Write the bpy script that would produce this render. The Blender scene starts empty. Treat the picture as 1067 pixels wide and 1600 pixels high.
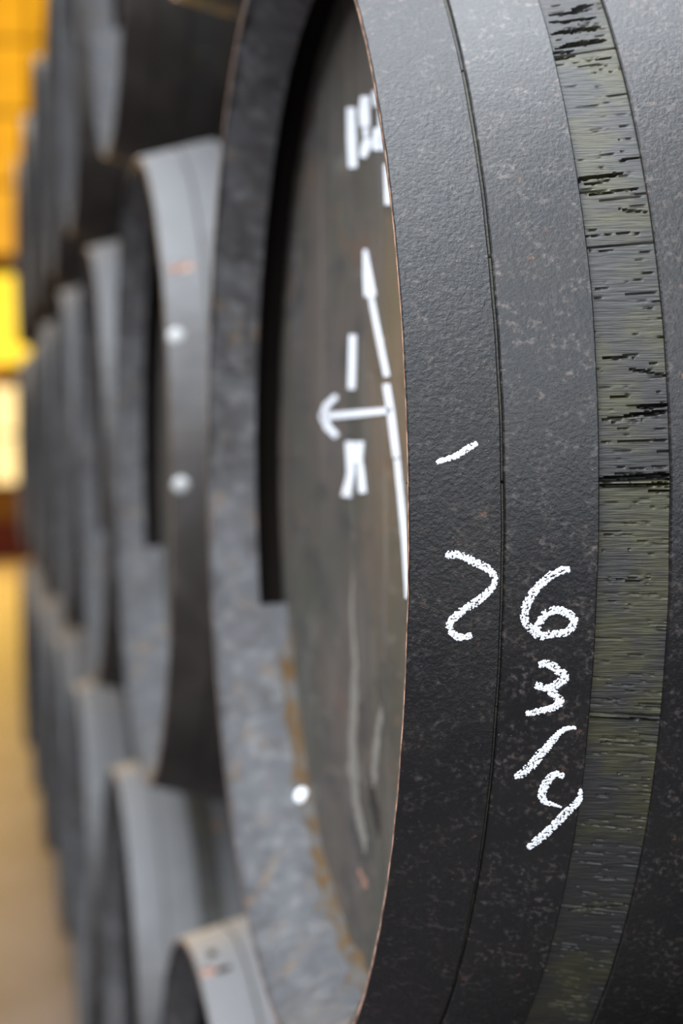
import bpy, bmesh, math, random
from mathutils import Matrix, Vector, noise

random.seed(7)
scene = bpy.context.scene
COL = scene.collection
PI = math.pi

# ------------------------------------------------------------------ camera
CAMZ = 1.555                      # eye height above the floor
F_PX, YAW, PITCH, ROLL = 2861.3, 0.1993, -0.0369, -0.0102
fw = Vector((math.sin(YAW)*math.cos(PITCH), math.cos(YAW)*math.cos(PITCH), math.sin(PITCH)))
rt0 = Vector((math.cos(YAW), -math.sin(YAW), 0)); up0 = rt0.cross(fw)
rt = math.cos(ROLL)*rt0 + math.sin(ROLL)*up0
up = -math.sin(ROLL)*rt0 + math.cos(ROLL)*up0
cam_d = bpy.data.cameras.new('camera'); cam = bpy.data.objects.new('camera', cam_d); COL.objects.link(cam)
cam_d.sensor_fit = 'VERTICAL'; cam_d.sensor_height = 36.0; cam_d.sensor_width = 24.0
cam_d.lens = F_PX*36.0/1600.0
cam_d.clip_start = 0.02; cam_d.clip_end = 100
m = Matrix((rt, up, -fw)).transposed().to_4x4(); m.translation = (0, 0, CAMZ)
cam.matrix_world = m
cam_d.dof.use_dof = True
cam_d.dof.focus_distance = 0.925
cam_d.dof.aperture_fstop = 4.6
scene.camera = cam

# ------------------------------------------------------------------ world, large lights, exposure
world = bpy.data.worlds.new('world'); scene.world = world; world.use_nodes = True
bgn = world.node_tree.nodes['Background']
bgn.inputs[0].default_value = (0.80, 0.88, 1.0, 1); bgn.inputs[1].default_value = 0.02
vs = scene.view_settings
vs.view_transform = 'Standard'; vs.look = 'None'; vs.gamma = 1.0; vs.use_curve_mapping = False
vs.exposure = 0.0
def area_light(name, loc, target, sx, sy, power, colour):
    ld = bpy.data.lights.new(name, 'AREA'); ld.shape = 'RECTANGLE'; ld.size = sx; ld.size_y = sy
    ld.energy = power; ld.color = colour
    o = bpy.data.objects.new(name, ld); COL.objects.link(o); o.location = loc
    o.rotation_euler = (Vector(target)-Vector(loc)).to_track_quat('-Z', 'Y').to_euler()
    return o
# daylight falling through the roof light above the aisle, then an added light further on
area_light('roof_and_fill_light', (-1.15, 0.4, CAMZ+2.9), (-0.1, 0.9, 0), 2.4, 5.2, 590, (0.87, 0.925, 1.0))
area_light('roof_and_fill_light', (-1.3, 8.0, CAMZ+2.9), (-0.6, 8.0, 0), 2.2, 4.0, 190, (1.0, 0.86, 0.72))  # unseen light added to brighten and warm the far floor and barrels
# daylight from the open doorway behind the photographer
area_light('doorway_daylight', (-0.8, -3.6, CAMZ+1.9), (0.2, 1.0, CAMZ), 3.4, 3.6, 310, (0.87, 0.925, 1.0))
# golden light from the windows at the far end of the aisle
area_light('window_daylight', (-1.9, 25.2, CAMZ+1.6), (-0.2, 12.0, 0.6), 4.6, 2.4, 1700, (1.0, 0.60, 0.13))
HX, S0, H0 = 0.2156, 1.2957, -0.0317      # head plane, and the centre of the nearest barrel

# ------------------------------------------------------------------ material helpers
class NT:
    def __init__(self, name):
        self.m = bpy.data.materials.new(name); self.m.use_nodes = True
        self.t = self.m.node_tree; self.t.nodes.clear()
        self.out = self.n('ShaderNodeOutputMaterial')
        self.b = self.n('ShaderNodeBsdfPrincipled'); self.l(self.b.outputs[0], self.out.inputs[0])
    def n(self, typ, **kw):
        nd = self.t.nodes.new(typ)
        for k, v in kw.items(): setattr(nd, k, v)
        return nd
    def l(self, a, b): self.t.links.new(a, b)
    def setin(self, sock, v):
        if hasattr(v, 'is_linked') or isinstance(v, bpy.types.NodeSocket): self.l(v, sock)
        else: sock.default_value = v
    def math(self, op, a, b=0.0, clamp=False):
        nd = self.n('ShaderNodeMath', operation=op, use_clamp=clamp)
        self.setin(nd.inputs[0], a); self.setin(nd.inputs[1], b); return nd.outputs[0]
    def uv(self, sx=1, sy=1, rand=True):
        tc = self.n('ShaderNodeTexCoord')
        mp = self.n('ShaderNodeMapping'); mp.inputs['Scale'].default_value = (sx, sy, 1)
        if rand:
            oi = self.n('ShaderNodeObjectInfo')
            va = self.n('ShaderNodeVectorMath', operation='MULTIPLY_ADD')
            self.l(oi.outputs['Random'], va.inputs[0]); va.inputs[1].default_value = (0, 0, 40)
            self.l(tc.outputs['UV'], va.inputs[2]); self.l(va.outputs[0], mp.inputs[0])
        else: self.l(tc.outputs['UV'], mp.inputs[0])
        return mp.outputs[0]
    def obj(self, sx=1, sy=1, sz=1, rand=False):
        tc = self.n('ShaderNodeTexCoord'); mp = self.n('ShaderNodeMapping')
        mp.inputs['Scale'].default_value = (sx, sy, sz)
        if rand:
            oi = self.n('ShaderNodeObjectInfo'); va = self.n('ShaderNodeVectorMath', operation='MULTIPLY_ADD')
            self.l(oi.outputs['Random'], va.inputs[0]); va.inputs[1].default_value = (31, 17, 43)
            self.l(tc.outputs['Object'], va.inputs[2]); self.l(va.outputs[0], mp.inputs[0])
        else: self.l(tc.outputs['Object'], mp.inputs[0])
        return mp.outputs[0]
    def noise(self, vec, scale, detail=3, rough=0.5, dist=0.0):
        nd = self.n('ShaderNodeTexNoise'); self.l(vec, nd.inputs['Vector'])
        nd.inputs['Scale'].default_value = scale; nd.inputs['Detail'].default_value = detail
        nd.inputs['Roughness'].default_value = rough; nd.inputs['Distortion'].default_value = dist
        return nd.outputs[0]
    def ramp(self, fac, a, b):              # 0..1 between a and b
        nd = self.n('ShaderNodeMapRange'); nd.interpolation_type = 'SMOOTHSTEP'
        self.l(fac, nd.inputs[0]); nd.inputs[1].default_value = a; nd.inputs[2].default_value = b
        return nd.outputs[0]
    def mix(self, fac, a, b):
        nd = self.n('ShaderNodeMix', data_type='RGBA')
        self.setin(nd.inputs[0], fac)
        for s, v in ((nd.inputs[6], a), (nd.inputs[7], b)):
            if isinstance(v, tuple): s.default_value = (*v, 1)
            else: self.l(v, s)
        return nd.outputs[2]
    def bump(self, h, strength, dist, prev=None):
        nd = self.n('ShaderNodeBump'); nd.inputs['Strength'].default_value = strength
        nd.inputs['Distance'].default_value = dist; self.l(h, nd.inputs['Height'])
        if prev is not None: self.l(prev, nd.inputs['Normal'])
        return nd.outputs[0]
    def done(self, col, rough, normal=None, spec=0.5, metal=0.0):
        self.setin(self.b.inputs['Base Color'], (*col, 1) if isinstance(col, tuple) else col)
        self.setin(self.b.inputs['Roughness'], rough)
        self.b.inputs['Specular IOR Level'].default_value = spec
        self.b.inputs['Metallic'].default_value = metal
        if normal is not None: self.l(normal, self.b.inputs['Normal'])
        return self.m

MAT = {}
def mat_hoop(name, speck, leather, ro0=0.33, lo=(0.0036, 0.0036, 0.0042), hi=(0.0075, 0.0066, 0.0058), top_light=None):
    k = NT(name); v = k.uv()
    big = k.noise(v, 18, 3); spn = k.noise(v, 300, 3, 0.6); sp2 = k.noise(v, 90, 3, 0.6); rs = k.noise(v, 130, 3, 0.7)
    fine = k.noise(v, 420, 4, 0.6); lea = k.noise(v, 400, 5, 0.65, 0.0); dust = k.noise(v, 900, 2, 0.5)
    c = k.mix(k.ramp(big, 0.35, 0.7), lo, hi)
    f = k.math('MULTIPLY', k.ramp(spn, 0.46, 0.74), k.ramp(sp2, 0.40, 0.66))
    c = k.mix(k.math('MULTIPLY', f, speck), c, (0.085, 0.069, 0.060))
    r = k.math('MULTIPLY', k.ramp(rs, 0.64, 0.74), k.ramp(big, 0.45, 0.6))
    c = k.mix(k.math('MULTIPLY', r, 0.55), c, (0.17, 0.065, 0.03))
    c = k.mix(k.math('MULTIPLY', k.ramp(dust, 0.74, 0.79), 0.6), c, (0.32, 0.31, 0.30))
    n1 = k.bump(lea, leather, 0.0012)
    n2 = k.bump(fine, 0.25, 0.0005, n1)
    ro = k.math('ADD', k.math('MULTIPLY', big, 0.12), ro0)
    if top_light:                               # light from above put into the colour: paler on upward faces
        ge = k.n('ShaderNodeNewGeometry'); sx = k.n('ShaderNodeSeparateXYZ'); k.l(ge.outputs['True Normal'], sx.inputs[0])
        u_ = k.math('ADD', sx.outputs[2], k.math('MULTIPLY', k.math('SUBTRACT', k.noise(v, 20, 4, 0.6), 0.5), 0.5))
        c = k.mix(k.math('MULTIPLY', k.ramp(u_, -0.1, 0.85), 0.9), c, top_light)
    return k.done(c, ro, n2, 0.41)
MAT['hoop'] = mat_hoop('hoop_paint_greyed', 0.55, 0.35, 0.56, (0.022, 0.017, 0.014), (0.044, 0.037, 0.032), (0.165, 0.165, 0.167))  # base browned for lens glow; last colour is top light put into paint
MAT['hoop_leathery'] = mat_hoop('hoop_paint_leathery', 0.60, 0.66)
MAT['hoop_plain'] = mat_hoop('hoop_paint_plain', 0.7, 0.42)
MAT['hoop_speckled'] = mat_hoop('hoop_paint_speckled', 1.0, 0.40)

k = NT('hoop_edge_rust'); v = k.obj()
c = k.mix(k.ramp(k.noise(v, 120, 3), 0.35, 0.65), (0.10, 0.045, 0.03), (0.42, 0.24, 0.17))
MAT['rust'] = k.done(c, 0.8)

def mat_wood(name, green, base, hi):
    k = NT(name); v = k.uv(); g = k.uv(60, 900); g2 = k.uv(14, 260)
    big = k.noise(v, 22, 3); grain = k.noise(g, 1, 3, 0.6); grain2 = k.noise(g2, 1, 4, 0.6)
    c = k.mix(grain2, base, hi)
    a = k.ramp(k.noise(v, 26, 3, 0.55), 0.42, 0.62)
    c = k.mix(k.math('MULTIPLY', a, green), c, (0.046, 0.043, 0.018))
    n1 = k.bump(grain2, 0.45, 0.0012); n2 = k.bump(grain, 0.8, 0.0008, n1)
    c = k.mix(k.math('MULTIPLY', k.ramp(grain, 0.55, 0.38), 0.55), c, (0.008, 0.0075, 0.007))
    return k.done(c, k.math('ADD', k.math('MULTIPLY', big, 0.15), 0.48), n2, 0.45)
MAT['stave'] = mat_wood('stave_wood', 0.55, (0.020, 0.019, 0.018), (0.045, 0.041, 0.036))
MAT['stave_near'] = mat_wood('stave_wood_mossy', 0.9, (0.014, 0.0135, 0.013), (0.034, 0.032, 0.029))

def mat_head(name):
    k = NT(name); v = k.obj(); st = k.obj(60, 60, 3.5)
    a = k.noise(st, 1, 4, 0.6); b = k.noise(v, 7, 4, 0.6); s = k.noise(v, 48, 3, 0.6); g = k.noise(k.obj(26, 26, 6), 1, 3, 0.6); fine = k.noise(v, 400, 3)
    c = k.mix(k.ramp(b, 0.35, 0.65), (0.058, 0.056, 0.044), (0.088, 0.071, 0.060))
    c = k.mix(k.math('MULTIPLY', k.ramp(g, 0.5, 0.75), 0.55), c, (0.095, 0.095, 0.10))
    c = k.mix(k.math('MULTIPLY', k.ramp(a, 0.54, 0.78), 0.7), c, (0.20, 0.18, 0.145))
    c = k.mix(k.math('MULTIPLY', k.ramp(s, 0.62, 0.74), 0.6), c, (0.20, 0.125, 0.08))
    c = k.mix(k.math('MULTIPLY', k.ramp(k.noise(k.obj(30, 9, 22), 1, 5, 0.7), 0.50, 0.66), 0.7), c, (0.038, 0.037, 0.037))
    c = k.mix(k.math('MULTIPLY', k.ramp(k.noise(k.obj(40, 12, 34), 1, 4, 0.65), 0.58, 0.70), 0.55), c, (0.15, 0.135, 0.115))
    c = k.mix(k.math('MULTIPLY', k.ramp(k.noise(k.obj(17, 7, 15), 1, 4, 0.6), 0.56, 0.68), 0.45), c, (0.12, 0.066, 0.042))
    return k.done(c, 0.6, k.bump(fine, 0.3, 0.001), 0.4)
MAT['head'] = mat_head('head_boards')

# the inside of the chime: limewash and dust lying in blotches on old black paint
def mat_chime(name, lo, hi):
    k = NT(name); v = k.obj(rand=True); big = k.noise(v, 14, 5, 0.7); s = k.noise(k.obj(30, 90, 60, True), 1, 5, 0.7); t = k.noise(v, 35, 3)
    c = k.mix(k.ramp(big, 0.35, 0.65), lo, hi)
    # pale dust plus light from above, put into the colour of upward faces
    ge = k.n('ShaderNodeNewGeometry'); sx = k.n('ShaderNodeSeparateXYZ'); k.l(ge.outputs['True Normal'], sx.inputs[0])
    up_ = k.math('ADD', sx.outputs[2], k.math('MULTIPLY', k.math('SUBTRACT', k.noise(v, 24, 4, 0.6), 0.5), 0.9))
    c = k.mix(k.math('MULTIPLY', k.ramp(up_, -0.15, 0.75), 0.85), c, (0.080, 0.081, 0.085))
    c = k.mix(k.math('MULTIPLY', k.ramp(s, 0.48, 0.66), 0.55), c, (0.16, 0.158, 0.155))
    c = k.mix(k.math('MULTIPLY', k.ramp(k.noise(v, 55, 5, 0.7), 0.52, 0.66), 0.6), c, (0.034, 0.030, 0.028))
    c = k.mix(k.math('MULTIPLY', k.ramp(t, 0.58, 0.72), 0.55), c, (0.15, 0.10, 0.06))
    return k.done(c, 0.75, k.bump(s, 0.6, 0.003), 0.3)
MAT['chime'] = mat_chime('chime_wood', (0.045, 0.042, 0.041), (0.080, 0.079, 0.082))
MAT['groove'] = NT('croze_shade_black_paint').done((0.010, 0.007, 0.006), 0.9, None, 0.1)  # groove shade put into near-black colour; smears reuse it as black paint

k = NT('joint_paste'); v = k.obj()
c = k.mix(k.ramp(k.noise(v, 45, 4, 0.6), 0.4, 0.62), (0.085, 0.050, 0.020), (0.085, 0.080, 0.075))
MAT['paste'] = k.done(c, 0.9, k.bump(k.noise(v, 220, 4), 0.6, 0.003), 0.2)

k = NT('white_chalk'); v = k.obj()
c = k.mix(k.noise(v, 900, 2), (0.80, 0.82, 0.86), (0.93, 0.94, 0.96))
MAT['chalk'] = k.done(c, 0.95, k.bump(k.noise(v, 1500, 2), 0.4, 0.0005), 0.1)
k = NT('white_paint'); v = k.obj()
c = k.mix(k.ramp(k.noise(v, 160, 3), 0.55, 0.75), (0.86, 0.88, 0.92), (0.66, 0.68, 0.70))
MAT['paint'] = k.done(c, 0.8, None, 0.2)
MAT['streak'] = NT('pale_limy_streak').done((0.19, 0.175, 0.15), 0.9, None, 0.2)
MAT['stain'] = NT('brown_black_stain').done((0.026, 0.021, 0.020), 0.8, None, 0.2)
MAT['rivet'] = NT('rivet_metal').done((0.36, 0.36, 0.35), 0.5, None, 0.5)

k = NT('floor_stone'); v = k.obj()
c = k.mix(k.ramp(k.noise(v, 1.6, 5, 0.6), 0.35, 0.65), (0.100, 0.084, 0.090), (0.152, 0.130, 0.138))
c = k.mix(k.math('MULTIPLY', k.ramp(k.noise(v, 14, 4, 0.6), 0.5, 0.7), 0.5), c, (0.175, 0.152, 0.158))
MAT['floor'] = k.done(c, 0.62, k.bump(k.noise(v, 40, 4), 0.3, 0.01), 0.4)
k = NT('ochre_plaster'); v = k.obj()
c = k.mix(k.ramp(k.noise(v, 2.5, 4, 0.6), 0.35, 0.65), (0.42, 0.22, 0.05), (0.55, 0.32, 0.09))
MAT['plaster'] = k.done(c, 0.9, k.bump(k.noise(v, 30, 4), 0.3, 0.01), 0.2)
k = NT('dark_plaster'); v = k.obj()
c = k.mix(k.noise(v, 3, 4), (0.05, 0.035, 0.025), (0.09, 0.065, 0.045))
MAT['dark_plaster'] = k.done(c, 0.9, k.bump(k.noise(v, 30, 4), 0.3, 0.01), 0.2)
k = NT('beam_timber'); g = k.obj(30, 2, 30)
c = k.mix(k.noise(g, 1, 4), (0.035, 0.025, 0.018), (0.08, 0.058, 0.04))
MAT['timber'] = k.done(c, 0.75, k.bump(k.noise(g, 1, 4), 0.4, 0.004), 0.3)
MAT['red_paint'] = NT('dark_red_skirting').done((0.16, 0.02, 0.008), 0.6)
MAT['frame'] = NT('window_frame_wood').done((0.16, 0.075, 0.02), 0.6)
def glow(name, col, s):
    k = NT(name); v = k.obj(); nz = k.noise(v, 3.0, 2)
    k.setin(k.b.inputs['Emission Color'], (*col, 1))
    k.setin(k.b.inputs['Emission Strength'], k.math('MULTIPLY', k.math('ADD', k.math('MULTIPLY', nz, 0.8), 0.6), s))
    return k.done((0.3, 0.2, 0.05), 0.3)
MAT['amber'] = glow('amber_glass_lit', (1.0, 0.44, 0.015), 0.95)
MAT['yellow'] = glow('yellow_glass_lit', (1.0, 0.66, 0.02), 1.5)
MAT['globe'] = glow('lamp_globe_lit', (1.0, 0.72, 0.30), 1.6)

# ------------------------------------------------------------------ object helpers
def link(name, me, parent=None):
    o = bpy.data.objects.new(name, me); COL.objects.link(o)
    if parent is not None: o.parent = parent
    return o
def mesh(name, V, F, mats, fm=None, uvs=None, smooth=None):
    me = bpy.data.meshes.new(name); me.from_pydata(V, [], F)
    for mm in mats: me.materials.append(MAT[mm])
    if fm: me.polygons.foreach_set('material_index', fm)
    if uvs is not None:
        ul = me.uv_layers.new(name='uv')
        buf = [0.0]*(2*len(me.loops)); li = [0]*len(me.loops); me.loops.foreach_get('vertex_index', li)
        for i, vi in enumerate(li): buf[2*i], buf[2*i+1] = uvs[vi]
        ul.data.foreach_set('uv', buf)
    me.update()
    if smooth is not None:
        me.polygons.foreach_set('use_smooth', [True]*len(me.polygons)); me.set_sharp_from_angle(angle=math.radians(smooth))
    return me
def box_into(V, F, x0, x1, y0, y1, z0, z1):
    b = len(V)
    V += [(x0,y0,z0),(x1,y0,z0),(x1,y1,z0),(x0,y1,z0),(x0,y0,z1),(x1,y0,z1),(x1,y1,z1),(x0,y1,z1)]
    F += [(b,b+3,b+2,b+1),(b+4,b+5,b+6,b+7),(b,b+1,b+5,b+4),(b+1,b+2,b+6,b+5),(b+2,b+3,b+7,b+6),(b+3,b,b+4,b+7)]
def box_mesh(name, mt, *dims, bevel=0.0):
    V, F = [], []; box_into(V, F, *dims); me = mesh(name, V, F, [mt])
    if bevel:
        bm = bmesh.new(); bm.from_mesh(me)
        bmesh.ops.bevel(bm, geom=bm.edges[:], offset=bevel, segments=2, affect='EDGES', profile=0.5)
        bm.to_mesh(me); bm.free()
    return me
def structure(o, label=None):
    o['kind'] = 'structure'
    if label: o['label'] = label
    return o

# ------------------------------------------------------------------ the setting
FZ = 0.0
structure(link('floor', box_mesh('floor', 'floor', -6, 1.95, -3, 25.8, -0.1, FZ)), 'pinkish tan stone floor of the aisle beside the barrels')
structure(link('wall_right', box_mesh('wall_right', 'dark_plaster', 1.75, 1.95, -0.5, 25.8, 0, 5.2)), 'dark wall behind the barrel stack')
wb = structure(link('wall_back', box_mesh('wall_back', 'plaster', -6, 1.95, 25.6, 25.8, 0, 8.5)), 'ochre plaster wall at the far end of the aisle')
structure(link('baseboard_back', box_mesh('baseboard_back', 'red_paint', -6, 1.75, 25.53, 25.6, 0, 0.56)), 'dark red skirting along the far wall')

def window(name, label, x0, x1, z0, z1, nx, nz, mt):
    r = bpy.data.objects.new(name, None); COL.objects.link(r); r.location = ((x0+x1)/2, 25.55, z0)
    structure(r, label)
    w, h = x1-x0, z1-z0; V, F = [], []; t = 0.06
    box_into(V, F, -w/2-t, w/2+t, -.05, .05, -t, 0); box_into(V, F, -w/2-t, w/2+t, -.05, .05, h, h+t)
    for i in range(nx+1): X = -w/2+w*i/nx; box_into(V, F, X-.02, X+.02, -.05, .05, 0, h)
    for j in range(1, nz): Z = h*j/nz; box_into(V, F, -w/2, w/2, -.045, .045, Z-.02, Z+.02)
    link('window_frame', mesh('window_frame', V, F, ['frame']), r)
    pm = box_mesh('pane', mt, -w/nx/2+.02, w/nx/2-.02, -.01, .01, .02, h/nz-.02)
    for i in range(nx):
        for j in range(nz):
            p = link('pane', pm, r); p.location = (-w/2+w*(i+.5)/nx, 0, h*j/nz)
window('window_1', 'tall amber-lit window high on the far ochre wall', -1.6, 1.7, CAMZ+2.62, CAMZ+6.5, 4, 4, 'amber')
window('window_2', 'bright yellow window under the tall amber one', -1.6, 1.7, CAMZ+1.12, CAMZ+2.38, 4, 1, 'yellow')
window('window_3', 'small pale window low on the far wall', -0.2, 0.72, CAMZ-0.50, CAMZ+0.86, 2, 2, 'globe')

def lathe(name, prof, mt, n=24, axis='Z'):
    V, F = [], []
    for r, z in prof:
        for i in range(n): a = 2*PI*i/n; V.append((r*math.cos(a), r*math.sin(a), z))
    for j in range(len(prof)-1):
        for i in range(n): F.append((j*n+i, j*n+(i+1)%n, (j+1)*n+(i+1)%n, (j+1)*n+i))
    return mesh(name, V, F, [mt], smooth=40)

# ------------------------------------------------------------------ barrels
LEN, NST = 1.30, 22
DTH = 2*PI/NST
def prof(x):
    t = 1-abs(x-LEN/2)/(LEN/2); return 0.4+0.11*(1-(1-max(0.0, min(1.0, t)))**1.6)
HT = 0.0028
def so(x): return prof(x)-HT
def pt(x, r, th): return (x, -r*math.cos(th), r*math.sin(th))
HEADX = 0.065
def inner_stations(groove):
    s = [(0.001, so(0)-.002), (.017, .379), (.040, .367)]
    s += [(.0405, .398), (.064, .398)] if groove else [(.0405, .367), (.064, .363)]
    return s+[(.10, so(.10)-.034), (.35, so(.35)-.034), (.65, so(.65)-.034), (.95, so(.95)-.034), (1.2, so(1.2)-.034), (LEN-.066, .386), (LEN-.064, .372), (LEN, .380)]

def stave_mesh(name, groove, th0=0.0, xs=None, nth=5, disp=None, mt='stave'):
    """one stave: outer face, inner face with chime and croze, end grain and edges"""
    if xs is None: xs = [0, .03, .07, .10, .15, .22, .30, .40, .52, .65, .78, .90, 1.0, 1.08, 1.15, 1.2, 1.23, 1.27, LEN]
    half = DTH/2; V, UV, F, FM = [], [], [], []
    ths = [-half+DTH*i/nth for i in range(nth+1)]
    if disp is None:
        ths = [-half, -half+.006]+ths[1:-1]+[half-.006, half]
    no = len(ths)
    for x in xs:
        for j, th in enumerate(ths):
            r = so(x); d = 0.0
            if disp is None:
                if j in (0, no-1): d = .0025
            else: d = disp(x, th0+th)
            V.append(pt(x, r-d, th0+th)); UV.append((x, r*(th0+th)))
    for i in range(len(xs)-1):
        for j in range(no-1):
            a = i*no+j; F.append((a, a+1, a+no+1, a+no)); FM.append(0)
    ist = inner_stations(groove); b = len(V); its = [-half, 0, half]
    for x, r in ist:
        for th in its: V.append(pt(x, r, th0+th)); UV.append((x, r*(th0+th)))
    for i in range(len(ist)-1):
        for j in range(2):
            a = b+i*3+j; F.append((a, a+3, a+4, a+1))
            FM.append((2 if groove and 2 <= i <= 4 else 1) if i < 5 else 0)
    # front and back end grain, then the two edges
    nb = len(xs)-1
    def strip(outer, inner, m, flip):
        f = tuple(outer)+tuple(reversed(inner)); F.append(tuple(reversed(f)) if flip else f); FM.append(m)
    strip([j for j in range(no)], [b+j for j in range(3)], 1, True)
    strip([nb*no+j for j in range(no)], [b+(len(ist)-1)*3+j for j in range(3)], 0, False)
    strip([i*no for i in range(len(xs))], [b+i*3 for i in range(len(ist))], 0, False)
    strip([i*no+no-1 for i in range(len(xs))], [b+i*3+2 for i in range(len(ist))], 0, True)
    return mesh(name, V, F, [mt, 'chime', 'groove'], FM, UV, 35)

def hoop_mesh(name, xa, xb, n=96, mt='hoop', nx=3, rust=False):
    """iron band following the taper; xa, xb are functions of the angle"""
    V, UV, F, FM = [], [], [], []
    bev = 0.0006
    for i in range(n+1):
        th = 2*PI*i/n; a, b = xa(th), xb(th)
        ring = [(a, prof(a)-HT), (a, prof(a)-bev), (a+bev, prof(a+bev))]
        ring += [(a+(b-a)*j/nx, prof(a+(b-a)*j/nx)) for j in range(1, nx)]
        ring += [(b-bev, prof(b-bev)), (b, prof(b)-bev), (b, prof(b)-HT)]
        for x, r in ring: V.append(pt(x, r, th)); UV.append((x, .41*th))
    L = len(ring)
    for i in range(n):
        for j in range(L-1):
            a = i*L+j; F.append((a, a+L, a+L+1, a+1)); FM.append(1 if rust and j == 0 else 0)
        F.append((i*L, i*L+L-1, (i+1)*L+L-1, (i+1)*L)); FM.append(0)
    return mesh(name, V, F, [mt, 'rust'], FM, UV, 30)

def board_mesh(name, y0, y1, x0, x1, R, gap=0.0008):
    """one vertical board of the round head"""
    y0 += gap; y1 -= gap; n = 8
    ys = [y0+(y1-y0)*i/n for i in range(n+1)]
    top = [(y, math.sqrt(max(R*R-y*y, 1e-6))) for y in ys]
    poly = [(y, -z) for y, z in top]+[(y, z) for y, z in reversed(top)]
    c = .0012
    def inset(p): y, z = p; yy = min(max(y, y0+c), y1-c); return (yy, z)
    V = [(x0, *inset(p)) for p in poly]+[(x0+c, *p) for p in poly]+[(x1, *p) for p in poly]
    N = len(poly); F = [tuple(reversed(range(N)))[::-1], tuple(reversed(range(2*N, 3*N)))]
    for k in range(2):
        for i in range(N): j = (i+1) % N; F.append((k*N+i, k*N+j, (k+1)*N+j, (k+1)*N+i))
    return mesh(name, V, F, ['head'])

NB = 7; HR = 0.384
BW = 2*HR/NB
BOARDS = [board_mesh('head_board', -HR+BW*i+(.0001 if i == 0 else 0), -HR+BW*(i+1), HEADX, HEADX+.028, HR if 0 else HR) for i in range(NB)]
BACK = lathe('back_head', [(.001, 0), (.38, 0), (.38, .025), (.001, .025)], 'stave', 40)
ST_G = stave_mesh('stave', True); ST_P = stave_mesh('stave', False)
HOOP_X = [(.0005, .0447), (.0465, .0925), (.1275, .178), (.37, .42)]
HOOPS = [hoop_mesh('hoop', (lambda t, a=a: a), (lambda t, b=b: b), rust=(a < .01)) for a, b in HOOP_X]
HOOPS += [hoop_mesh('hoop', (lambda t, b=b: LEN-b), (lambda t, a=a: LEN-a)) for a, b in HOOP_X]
RIV = lathe('rivet', [(.001, .003), (.005, .0026), (.008, .0012), (.009, 0)], 'rivet', 12)

GROUP = 'black barrels stacked in three tiers along the aisle'
def barrel_root(label, s, h, dx=0.0):
    r = bpy.data.objects.new('barrel', None); COL.objects.link(r)
    r.location = (HX+dx, s, CAMZ+h); r['label'] = label; r['category'] = 'barrel'; r['group'] = GROUP
    return r
def fittings(r, staves=True):
    for bm_ in BOARDS: link('head_board', bm_, r)
    o = link('back_head', BACK, r); o.rotation_euler = (0, PI/2, 0); o.location = (LEN-.09, 0, 0)
def on_hoop(o, r, x):
    # a mark sits on the hoop that covers x
    hs = [c for c in r.children if c.name.startswith('hoop')]
    for hp, (a, b_) in zip(hs, HOOP_X):
        if a <= x <= b_: o.parent = hp; o.matrix_parent_inverse = hp.matrix_basis.inverted()
def rivet(r, x, th, s=1.0):
    o = link('rivet', RIV, r); on_hoop(o, r, x)
    p = Vector(pt(x, prof(x), th)); n = Vector((-.2, -math.cos(th), math.sin(th))).normalized()
    o.location = p; o.rotation_euler = n.to_track_quat('Z', 'Y').to_euler(); o.scale = (s, s, s)
    return o
def barrel(label, s, h, dx=0.0, turn=0.0):
    r = barrel_root(label, s, h, dx)
    for k in range(NST):
        th = turn+DTH*k
        o = link('stave', ST_G if math.sin(th) > -.35 or k % 5 == 0 else ST_P, r); o.rotation_euler = (-th, 0, 0)
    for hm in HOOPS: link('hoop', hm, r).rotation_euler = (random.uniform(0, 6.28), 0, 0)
    fittings(r)
    return r

ORD = ['first', 'second', 'third', 'fourth', 'fifth', 'sixth', 'seventh', 'eighth', 'ninth']
MS = [0, 1.073, 2.11, 3.17, 4.23, 5.29, 6.35, 7.41]
LS = [-.50, .555, 1.605, 2.67, 3.70, 4.76, 5.82, 6.88]; LH = -.885
US = [.53, 1.58, 2.64, 3.70, 4.76, 5.82, 6.88]; UH = .885

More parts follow.
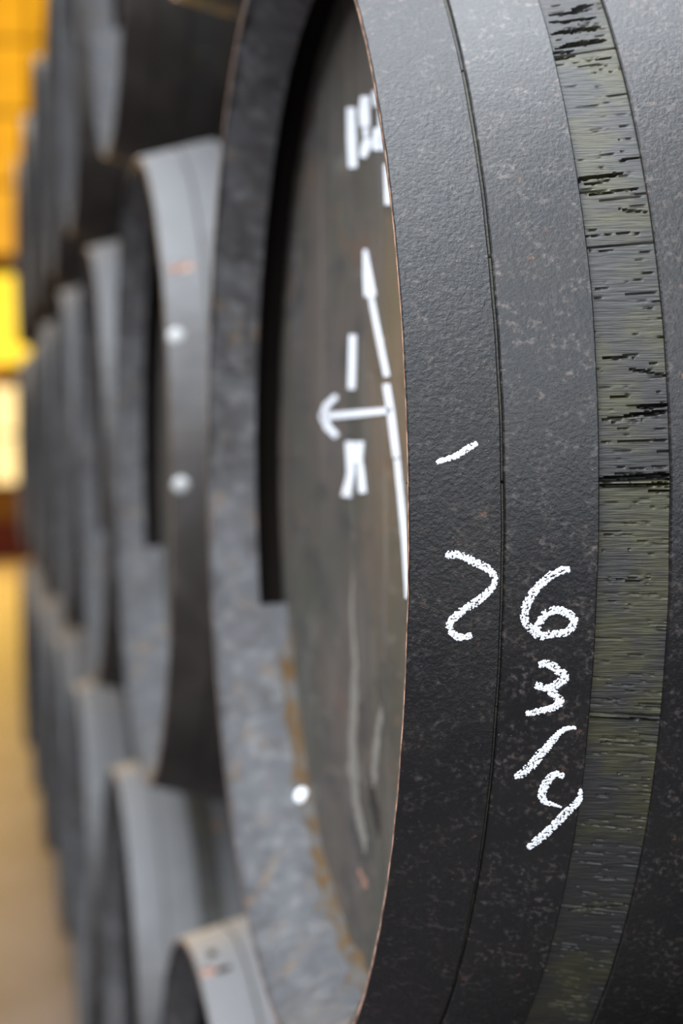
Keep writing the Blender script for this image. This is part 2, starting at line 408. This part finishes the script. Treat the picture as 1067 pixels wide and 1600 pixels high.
# ---- the nearest barrel, chalked, with its own dense staves and dented hoops
CRACKS = [
    (0.1115, 39.03, 0.1210, 39.15, 0.0032, 0.0060),
    (0.0992, 38.80, 0.1185, 38.65, 0.0016, 0.0050),
    (0.0989, 37.93, 0.1205, 37.73, 0.0016, 0.0050),
    (0.0980, 36.78, 0.1216, 36.67, 0.0026, 0.0080),
    (0.1017, 35.31, 0.1223, 35.31, 0.0029, 0.0080),
    (0.0971, 35.17, 0.1068, 35.30, 0.0016, 0.0040),
    (0.0934, 34.69, 0.1061, 34.79, 0.0013, 0.0030),
    (0.0943, 34.08, 0.1045, 34.18, 0.0016, 0.0040),
    (0.1151, 33.58, 0.1237, 33.48, 0.0013, 0.0030),
    (0.1087, 33.05, 0.1218, 32.90, 0.0006, 0.0020),
    (0.1163, 24.54, 0.1255, 24.59, 0.0010, 0.0030),
    (0.0936, 23.39, 0.1162, 23.52, 0.0016, 0.0060),
    (0.0979, 22.90, 0.1083, 23.03, 0.0013, 0.0030),
    (0.0931, 22.13, 0.1244, 22.13, 0.0008, 0.0040),
    (0.1131, 20.72, 0.1249, 20.35, 0.0008, 0.0020),
    (0.0940, 23.08, 0.1024, 23.45, 0.0010, 0.0020),
    (0.0973, 10.05, 0.1119, 10.03, 0.0010, 0.0030),
    (0.1093, 9.21, 0.1277, 8.66, 0.0010, 0.0020),
    (0.1129, 6.54, 0.1273, 6.68, 0.0019, 0.0060),
    (0.1082, 6.05, 0.1270, 6.17, 0.0016, 0.0050),
    (0.0957, 5.81, 0.1081, 5.96, 0.0010, 0.0020),
    (0.0934, 1.70, 0.1274, 1.96, 0.0026, 0.0080),
    (0.0933, 1.27, 0.1273, 1.37, 0.0016, 0.0050),
    (0.1180, 0.88, 0.1273, 0.95, 0.0010, 0.0030),
    (0.0993, 7.31, 0.1101, 7.42, 0.0010, 0.0020),
    (0.0969, 4.28, 0.1247, 4.26, 0.0005, 0.0015),
    (0.0927, -15.01, 0.1275, -15.01, 0.0008, 0.0030),
    (0.0960, -31.53, 0.1264, -30.36, 0.0008, 0.0030),
    (0.0936, 17.77, 0.1052, 17.71, 0.0005, 0.0015),
    (0.0951, 18.94, 0.1203, 18.83, 0.0005, 0.0015),
]
J0 = math.radians(1.67)                      # one stave joint seen in the bare band
rc = random.Random(3)
FINE = []
for i in range(330):
    th = math.radians(rc.uniform(-45, 45)); x0 = rc.uniform(.088, .122); ln = rc.choice((.006, .010, .016, .024))
    FINE.append((x0, th, x0+ln, th+rc.uniform(-.002, .002), rc.uniform(.0003, .0006), rc.uniform(.0004, .0012)))
ALLC = [(a, math.radians(b), c, math.radians(d), w, e) for a, b, c, d, w, e in CRACKS]+FINE
BIN = {}
for c in ALLC:
    for kk in range(int(math.floor((min(c[1], c[3])-.012)/.02)), int(math.floor((max(c[1], c[3])+.012)/.02))+1): BIN.setdefault(kk, []).append(c)
def disp_near(x, th):
    d = 0.0
    j = ((th-J0+DTH/2) % DTH)-DTH/2; gw = abs(j)*.41
    if gw < .0009: d = (.003 if abs(th-J0) < .05 else .0012)*(1-gw/.0009)
    if not (.085 < x < .135): return d
    for x0, t0, x1, t1, w, dep in BIN.get(int(math.floor(th/.02)), ()):
        if x0-.002 < x < x1+.002:
            f = (x-x0)/(x1-x0); tc = t0+(t1-t0)*f+.0016*noise.noise((x*160, t0*300, 1.0))
            e = min(1.0, max(0.0, min(x-x0, x1-x)+.002)/.005)
            ww = .62*w*e*(.75+.9*abs(noise.noise((x*330, t0*90, 5.0))))
            g = abs(th-tc)*.425
            if g < ww: d = max(d, dep*min(1.0, 2.2*(1-g/ww)))
    d += .00025*noise.noise((x*60, th*420, 2.0))
    return d

near = barrel_root('nearest black barrel, chalked with numerals 2 and 6 3/4 on its hoops', S0, H0)
DX = [0, .02, .04, .06, .08]+[.086+.0009*i for i in range(56)]+[.16, .2, .3, .45, .65, .85, 1.05, 1.2, LEN]
for k in range(NST):
    th = (J0+DTH/2+DTH*k+PI) % (2*PI)-PI; deg = math.degrees(th)
    groove = not (-166 < deg < -20)
    if -52 < deg < 52:
        link('stave', stave_mesh('stave', groove, th, DX, 150, disp_near, 'stave_near'), near)
    else:
        o = link('stave', ST_G if groove else ST_P, near); o.rotation_euler = (-th, 0, 0)
def wob(seed, amp, f=2.2): return lambda t: amp*noise.noise((math.cos(t)*f, math.sin(t)*f, seed))+amp*.35*noise.noise((math.cos(t)*14, math.sin(t)*14, seed+3))
w1, w2, w3, w4 = wob(1, .0009), wob(2, .0009), wob(3, .0010), wob(4, .0009)
hoop_a = link('hoop', hoop_mesh('hoop', lambda t: .0003*noise.noise((math.cos(t)*30, math.sin(t)*30, 8)), lambda t: .0450+w1(t), 360, 'hoop_leathery', 6, True), near)
hoop_b = link('hoop', hoop_mesh('hoop', lambda t: .0464+w1(t)*.8+.0009*max(0, math.sin(t)), lambda t: .0923+.0028*math.sin(t)+w2(t), 360, 'hoop_speckled', 6), near)
link('hoop', hoop_mesh('hoop', lambda t: .1268+w3(t), lambda t: .178+w4(t), 360, 'hoop_plain', 6), near)
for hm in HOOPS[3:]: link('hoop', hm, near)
fittings(near)

CHALK = {
    'dash': [
        [ (0.0140, 3.17, 0.0016), (0.0184, 3.34, 0.0023), (0.0227, 3.55, 0.0029), (0.0262, 3.85, 0.0032), (0.0297, 4.11, 0.0032), (0.0337, 4.41, 0.0026) ],
    ],
    'numeral_two': [
        [ (0.0180, -3.50, 0.0042), (0.0245, -3.45, 0.0042), (0.0314, -3.94, 0.0042), (0.0370, -4.29, 0.0042), (0.0408, -4.79, 0.0032), (0.0418, -5.37, 0.0026), (0.0394, -5.93, 0.0032), (0.0342, -6.68, 0.0039), (0.0287, -7.21, 0.0042), (0.0232, -7.89, 0.0039), (0.0202, -8.51, 0.0032), (0.0216, -9.07, 0.0035), (0.0260, -9.42, 0.0039), (0.0313, -9.20, 0.0029) ],
    ],
    'numeral_six': [
        [ (0.0777, -4.40, 0.0029), (0.0718, -4.59, 0.0039), (0.0657, -5.23, 0.0039), (0.0602, -6.14, 0.0042), (0.0576, -6.92, 0.0045), (0.0565, -7.60, 0.0042), (0.0579, -8.28, 0.0039), (0.0615, -8.82, 0.0042), (0.0650, -9.12, 0.0042), (0.0696, -8.96, 0.0039), (0.0765, -8.84, 0.0039), (0.0804, -8.32, 0.0039), (0.0805, -7.79, 0.0039), (0.0767, -7.39, 0.0042), (0.0711, -7.24, 0.0042), (0.0661, -7.66, 0.0039), (0.0638, -8.26, 0.0039), (0.0627, -8.77, 0.0032) ],
    ],
    'numeral_three': [
        [ (0.0651, -11.21, 0.0032), (0.0688, -11.09, 0.0039), (0.0736, -11.47, 0.0045), (0.0779, -11.96, 0.0042), (0.0747, -12.50, 0.0042), (0.0701, -12.86, 0.0039), (0.0635, -12.67, 0.0039) ],
        [ (0.0702, -12.95, 0.0042), (0.0746, -13.50, 0.0045), (0.0763, -13.90, 0.0042), (0.0727, -14.32, 0.0035), (0.0672, -14.61, 0.0035), (0.0600, -14.86, 0.0026) ],
    ],
    'fraction_bar': [
        [ (0.0849, -15.71, 0.0013), (0.0805, -15.79, 0.0023), (0.0766, -16.27, 0.0032), (0.0730, -17.05, 0.0039), (0.0690, -17.89, 0.0048), (0.0649, -18.86, 0.0051), (0.0605, -19.62, 0.0045), (0.0572, -19.83, 0.0026) ],
    ],
    'numeral_four': [
        [ (0.0813, -19.53, 0.0029), (0.0773, -19.36, 0.0032), (0.0742, -19.86, 0.0042), (0.0722, -20.62, 0.0045), (0.0717, -21.32, 0.0042), (0.0742, -21.70, 0.0032), (0.0786, -21.90, 0.0013), (0.0823, -22.02, 0.0006) ],
        [ (0.0907, -20.48, 0.0013), (0.0904, -21.32, 0.0032), (0.0860, -22.23, 0.0042), (0.0816, -23.22, 0.0045), (0.0767, -24.28, 0.0048), (0.0716, -25.16, 0.0045), (0.0685, -25.78, 0.0026) ],
    ],
}
HEADMARK = {
    'head_numeral_one': [
        ( [(0.0552, 0.2833), (0.0551, 0.2609), (0.0504, 0.2378)] , [(0.0275, 0.2785), (0.0252, 0.2562), (0.0229, 0.234)] ),
    ],
    'head_numeral_two': [
        ( [(0.0049, 0.2826), (0.012, 0.2724), (0.0081, 0.261)] , [(-0.0208, 0.2776), (-0.0224, 0.2662), (-0.022, 0.2561)] ),
        ( [(-0.0017, 0.2584), (-0.0036, 0.2517)] , [(-0.0167, 0.2561), (-0.0185, 0.2495)] ),
        ( [(-0.007, 0.2508), (0.0049, 0.2468), (0.0108, 0.2401)] , [(-0.0277, 0.2465), (-0.026, 0.2401), (-0.0099, 0.2356)] ),
    ],
    'head_numeral_nine': [
        ( [(-0.0336, 0.2787), (-0.0372, 0.2673)] , [(-0.0457, 0.2768), (-0.0533, 0.2649)] ),
        ( [(-0.0537, 0.2716), (-0.0531, 0.2585), (-0.0551, 0.234)] , [(-0.0695, 0.2686), (-0.069, 0.2558), (-0.0729, 0.2313)] ),
        ( [(-0.0365, 0.2525), (-0.0331, 0.2451), (-0.0348, 0.2373)] , [(-0.0528, 0.2499), (-0.0594, 0.2409), (-0.0571, 0.2338)] ),
    ],
    'head_tick': [
        ( [(-0.0676, 0.2229), (-0.0704, 0.1947)] , [(-0.0793, 0.2213), (-0.0858, 0.1929)] ),
    ],
    'head_arrow_up': [
        ( [(0.0012, 0.1718), (0.002, 0.1533), (-0.0006, 0.1377)] , [(-0.0074, 0.1711), (-0.0236, 0.1515), (-0.0364, 0.1358)] ),
        ( [(-0.0146, 0.1368), (-0.0375, 0.1072), (-0.0627, 0.0779)] , [(-0.0271, 0.1363), (-0.0516, 0.1069), (-0.0762, 0.078)] ),
        ( [(-0.0584, 0.0728), (-0.0733, 0.0505), (-0.0876, 0.0222)] , [(-0.076, 0.0728), (-0.0905, 0.0507), (-0.1045, 0.0227)] ),
        ( [(-0.0913, 0.021), (-0.1016, -0.0055), (-0.1125, -0.035), (-0.1212, -0.0705)] , [(-0.1045, 0.0214), (-0.1145, -0.0049), (-0.127, -0.034), (-0.1373, -0.069)] ),
    ],
    'head_arrow_side': [
        ( [(0.1607, 0.052), (0.0259, 0.052), (-0.083, 0.0523)] , [(0.1627, 0.0566), (0.0278, 0.0567), (-0.0813, 0.0567)] ),
        ( [(0.1149, 0.0705), (0.1577, 0.0643), (0.1769, 0.0544), (0.1532, 0.0441), (0.1144, 0.0365)] , [(0.1012, 0.0672), (0.1378, 0.0613), (0.1522, 0.0543), (0.1334, 0.0465), (0.0999, 0.0393)] ),
    ],
    'head_bar': [
        ( [(0.0541, 0.114), (0.0576, 0.0916), (0.0609, 0.0734)] , [(0.0309, 0.1124), (0.0343, 0.0904), (0.0374, 0.0725)] ),
    ],
    'head_letter': [
        ( [(0.0725, 0.0336), (0.0664, 0.0096), (0.089, -0.0079)] , [(0.0486, 0.0338), (0.0428, 0.0097), (0.0557, -0.0084)] ),
        ( [(0.0404, 0.0337), (0.0447, 0.0184)] , [(0.029, 0.0336), (0.0308, 0.0185)] ),
        ( [(0.0221, 0.0338), (0.0297, 0.0185), (0.025, -0.0043)] , [(0.0065, 0.0334), (0.0139, 0.0186), (0.0027, -0.0034)] ),
    ],
}

rk = random.Random(11)
def chalk_mark(name, strokes, label):
    V, F = [], []
    for st in strokes:
        P = [(x, math.radians(t)*.41, w) for x, t, w in st]
        # Catmull-Rom through the stroke
        pts = []
        for i in range(len(P)-1):
            p0, p1, p2, p3 = P[max(i-1, 0)], P[i], P[i+1], P[min(i+2, len(P)-1)]
            seg = math.hypot(p2[0]-p1[0], p2[1]-p1[1]); n = max(2, int(seg/.00042))
            for q in range(n):
                t = q/n
                pts.append(tuple(.5*((2*p1[c])+(-p0[c]+p2[c])*t+(2*p0[c]-5*p1[c]+4*p2[c]-p3[c])*t*t+(-p0[c]+3*p1[c]-3*p2[c]+p3[c])*t**3) for c in range(3)))
        for i, (x, v, w) in enumerate(pts):
            a = pts[max(i-2, 0)]; b = pts[min(i+2, len(pts)-1)]
            dx, dv = b[0]-a[0], b[1]-a[1]; L = math.hypot(dx, dv) or 1; nx, nv = -dv/L, dx/L
            for q in range(4):
                if rk.random() < .13: continue
                off = rk.uniform(-.5, .5); off = off*(1-.1*abs(off)); cx = x+nx*off*w; cv = v+nv*off*w
                rad = rk.uniform(.00035, .00085)*(1.0 if abs(off) < .4 else .7)
                rad = min(rad, .45*w+.0002)
                m_ = 7; b0 = len(V); lift = rk.uniform(.00015, .0004)
                th = cv/.41
                V.append(pt(cx, prof(cx)+lift+.0003, th)); ph = rk.uniform(0, 6.28)
                for s in range(m_):
                    rr = rad*rk.uniform(.6, 1.25); aa = ph+2*PI*s/m_
                    xx = cx+rr*math.cos(aa); V.append(pt(xx, prof(xx)+.00006, th+rr*math.sin(aa)/.41))
                for s in range(m_): F.append((b0, b0+1+(s+1) % m_, b0+1+s))
    o = link(name, mesh(name, V, F, ['chalk']), hoop_a if strokes[0][0][0] < .046 else hoop_b); o['label'] = label
for n_, lb in (('dash', 'short white chalk dash'), ('numeral_two', 'white chalk numeral 2'), ('numeral_six', 'white chalk numeral 6'),
               ('numeral_three', 'white chalk numeral 3 of a fraction'), ('fraction_bar', 'white chalk fraction bar'), ('numeral_four', 'white chalk numeral 4 of a fraction')):
    chalk_mark('chalk_'+n_, CHALK[n_], lb)
def head_mark(name, polys, label):
    V, F = [], []
    x1, x0 = HEADX-.0008, HEADX+.0004
    for L, R in polys:
        n = len(L); b = len(V)
        for (ly, lz), (ry, rz) in zip(L, R):
            V += [(x1, ly, lz), (x1, ry, rz), (x0, ly, lz), (x0, ry, rz)]
        for i in range(n-1):
            a = b+4*i; F += [(a, a+4, a+5, a+1), (a, a+2, a+6, a+4), (a+1, a+5, a+7, a+3)]
        F += [(b, b+1, b+3, b+2), (b+4*n-4, b+4*n-2, b+4*n-1, b+4*n-3)]
    o = link(name, mesh(name, V, F, ['paint']), near); o['label'] = label
for n_, nm, lb in (('head_numeral_one', 'painted_numeral_one', 'white painted numeral 1 on the head'), ('head_numeral_two', 'painted_numeral_two', 'white painted numeral 2 on the head'),
               ('head_numeral_nine', 'painted_numeral_nine', 'white painted numeral half hidden by the rim'), ('head_tick', 'painted_tick', 'white painted tick by the rim'),
               ('head_arrow_up', 'painted_long_arrow', 'long white painted arrow pointing up'), ('head_arrow_side', 'painted_short_arrow', 'short white painted arrow pointing to the far side'),
               ('head_bar', 'painted_bar', 'white painted upright bar'), ('head_letter', 'painted_letter', 'white painted letter below the short arrow')):
    head_mark(nm, HEADMARK[n_], lb)
def stain(name, mt, pairs, label):
    V, F = [], []; rs = random.Random(len(name)+len(pairs)); m_ = 6
    fine = []
    for i in range(len(pairs)-1):
        for q in range(m_):
            f = q/m_; fine.append([[pairs[i][s][c]*(1-f)+pairs[i+1][s][c]*f for c in (0, 1)] for s in (0, 1)])
    fine.append([list(pairs[-1][0]), list(pairs[-1][1])])
    for i, (a, c) in enumerate(fine):
        w = abs(c[0]-a[0]); e = min(1, i/4, (len(fine)-1-i)/4); mid = (a[0]+c[0])/2; mz = (a[1]+c[1])/2
        V += [(HEADX-.0004, mid+w*.5*e*rs.uniform(.55, 1.3), mz), (HEADX-.0009, mid, mz), (HEADX-.0004, mid-w*.5*e*rs.uniform(.55, 1.3), mz)]
    for i in range(len(fine)-1):
        for j in range(2): a = 3*i+j; F.append((a, a+1, a+4, a+3))
    o = link(name, mesh(name, V, F, [mt]), near); o['label'] = label
# old runs and stains on the lower head
stain('lime_streak', 'streak', [((0.0582, -0.0654), (0.044, -0.0645)), ((0.0669, -0.0978), (0.0479, -0.0961)), ((0.0545, -0.1355), (0.0357, -0.1333)), ((0.0684, -0.1764), (0.0399, -0.1723)), ((0.0777, -0.2173), (0.0394, -0.2107)), ((0.0667, -0.2401), (0.0336, -0.2338)), ((0.0487, -0.261), (0.0074, -0.2524)), ((0.0309, -0.2741), (-0.0007, -0.2672))], 'pale limy run down the lower head')
stain('lime_streak', 'streak', [((-0.045, -0.1464), (-0.0552, -0.1451)), ((-0.0242, -0.1722), (-0.0409, -0.1697)), ((-0.0079, -0.2026), (-0.0293, -0.1989)), ((-0.0072, -0.2191), (-0.0244, -0.2159))], 'short pale run near the rim')
stain('rust_stain', 'rust', [((0.05, -0.2881), (0.0267, -0.2828)), ((0.0434, -0.2948), (0.0067, -0.2863)), ((0.0344, -0.3014), (0.0071, -0.2949))], 'rusty stain low on the head')
stain('dark_stain', 'stain', [((0.0033, -0.2092), (-0.0142, -0.2062)), ((0.0019, -0.2278), (-0.0283, -0.222)), ((-0.0186, -0.2517), (-0.0397, -0.2473))], 'dark stain low on the head')
# dried paste pressed into the lower joint between head and staves
V, F = [], []; n = 120
for i in range(n+1):
    th = math.radians(-160+95*i/n); a = .8+.9*noise.noise((i*.13, 3, 1)); b = .7+.8*noise.noise((i*.17, 9, 1)); e = min(1, i/8, (n-i)/8)
    V += [pt(HEADX+.001, .3625-.009*a*e, th), pt(HEADX-.007*b*e, .3615-.007*a*e, th), pt(HEADX-.015*b*e, .364, th)]
for i in range(n):
    for j in range(2): a = i*3+j; F.append((a, a+1, a+4, a+3))
o = link('joint_paste', mesh('joint_paste', V, F, ['paste'], smooth=60), near); o['label'] = 'ochre and grey paste in the lower head joint'

o = link('lime_drip', lathe('lime_drip', [(.001, .004), (.005, .0034), (.008, .0018), (.0095, -.001)], 'paint', 12), near)
o.location = (.057, .241, -.268); o.rotation_euler = Vector((-.3, -.6, .66)).to_track_quat('Z', 'Y').to_euler(); o.scale = (.6, .8, .6); o['label'] = 'white lime drip in the lower rim'
def smear(r, name, mt, x, th, wx, wth, label, seed):
    # an irregular patch lying on a hoop
    n = 22; V = [pt(x, prof(x)+.0007, math.radians(th))]
    for i in range(n):
        a = 2*PI*i/n; q = 1+.45*noise.noise((math.cos(a)*1.6, math.sin(a)*1.6, seed))
        xx = x+wx*q*math.cos(a); V.append(pt(xx, prof(xx)+.0003, math.radians(th+wth*q*math.sin(a))))
    o = link(name, mesh(name, V, [(0, 1+(i+1) % n, 1+i) for i in range(n)], [mt]), r); o['label'] = label; on_hoop(o, r, x)

# ---- the rest of the stack
M_LABEL = [None, 'second middle-tier barrel, just beyond the chalked one, pale light on its hoop']+['%s barrel of the middle tier, counting the chalked barrel as first' % ORD[i] for i in range(2, 9)]
for i in range(1, len(MS)):
    r = barrel(M_LABEL[i], S0+MS[i], H0+random.uniform(-.006, .006), random.uniform(-.006, .006), random.uniform(0, .28))
    if i == 1:
        for th in (22.5, -1.2):
            rivet(r, .010, math.radians(th), 1.1)
        smear(r, 'rust_smear', 'rust', .019, 34.8, .015, 0.9, 'thin orange rust smear', 4)
for i in range(len(LS)):
    lab = ['bottom-tier barrel under the near side of the chalked barrel', 'bottom-tier barrel with an orange spot and black smears on its top hoop', 'bottom-tier barrel next beyond the one with the black smears'][i] if i < 3 else '%s bottom-tier barrel along the row, counting the black-smeared one as first' % ORD[i-1]
    r = barrel(lab, S0+LS[i], H0+LH, -.004 if i == 1 else random.uniform(-.004, .004), random.uniform(0, .28))
    if i == 1:
        smear(r, 'rust_smear', 'rust', .010, 80.5, .008, 1.2, 'orange rust spot', 2)
        smear(r, 'dark_smear', 'groove', .024, 79.8, .010, .7, 'black paint smear', 6)
        smear(r, 'dark_smear', 'groove', .018, 86.0, .004, 1.5, 'black paint spot', 9)
    if i == 2:
        smear(r, 'rust_smear', 'rust', .131, 55.8, .007, 1.0, 'pale rusty spot', 3)
for i in range(len(US)):
    barrel('top-tier barrel resting on the chalked barrel and the one beyond it' if i == 0 else '%s barrel of the top tier, counting the one above the chalked barrel as first' % ORD[i], S0+US[i], H0+UH, random.uniform(-.006, .006), random.uniform(0, .28))

# ---- timber runners that carry the bottom tier
zr = CAMZ+H0+LH
for x in (.30, .98):
    top = zr-prof(.40 if x < .5 else .98)-.001
    o = link('timber_runner', box_mesh('timber_runner', 'timber', HX+x, HX+x+.1, .15, 8.9, 0, top, bevel=.008))
    o['label'] = 'dark squared timber runner under the bottom barrels, %s' % ('nearer the aisle' if x < .5 else 'nearer the dark wall'); o['category'] = 'beam'
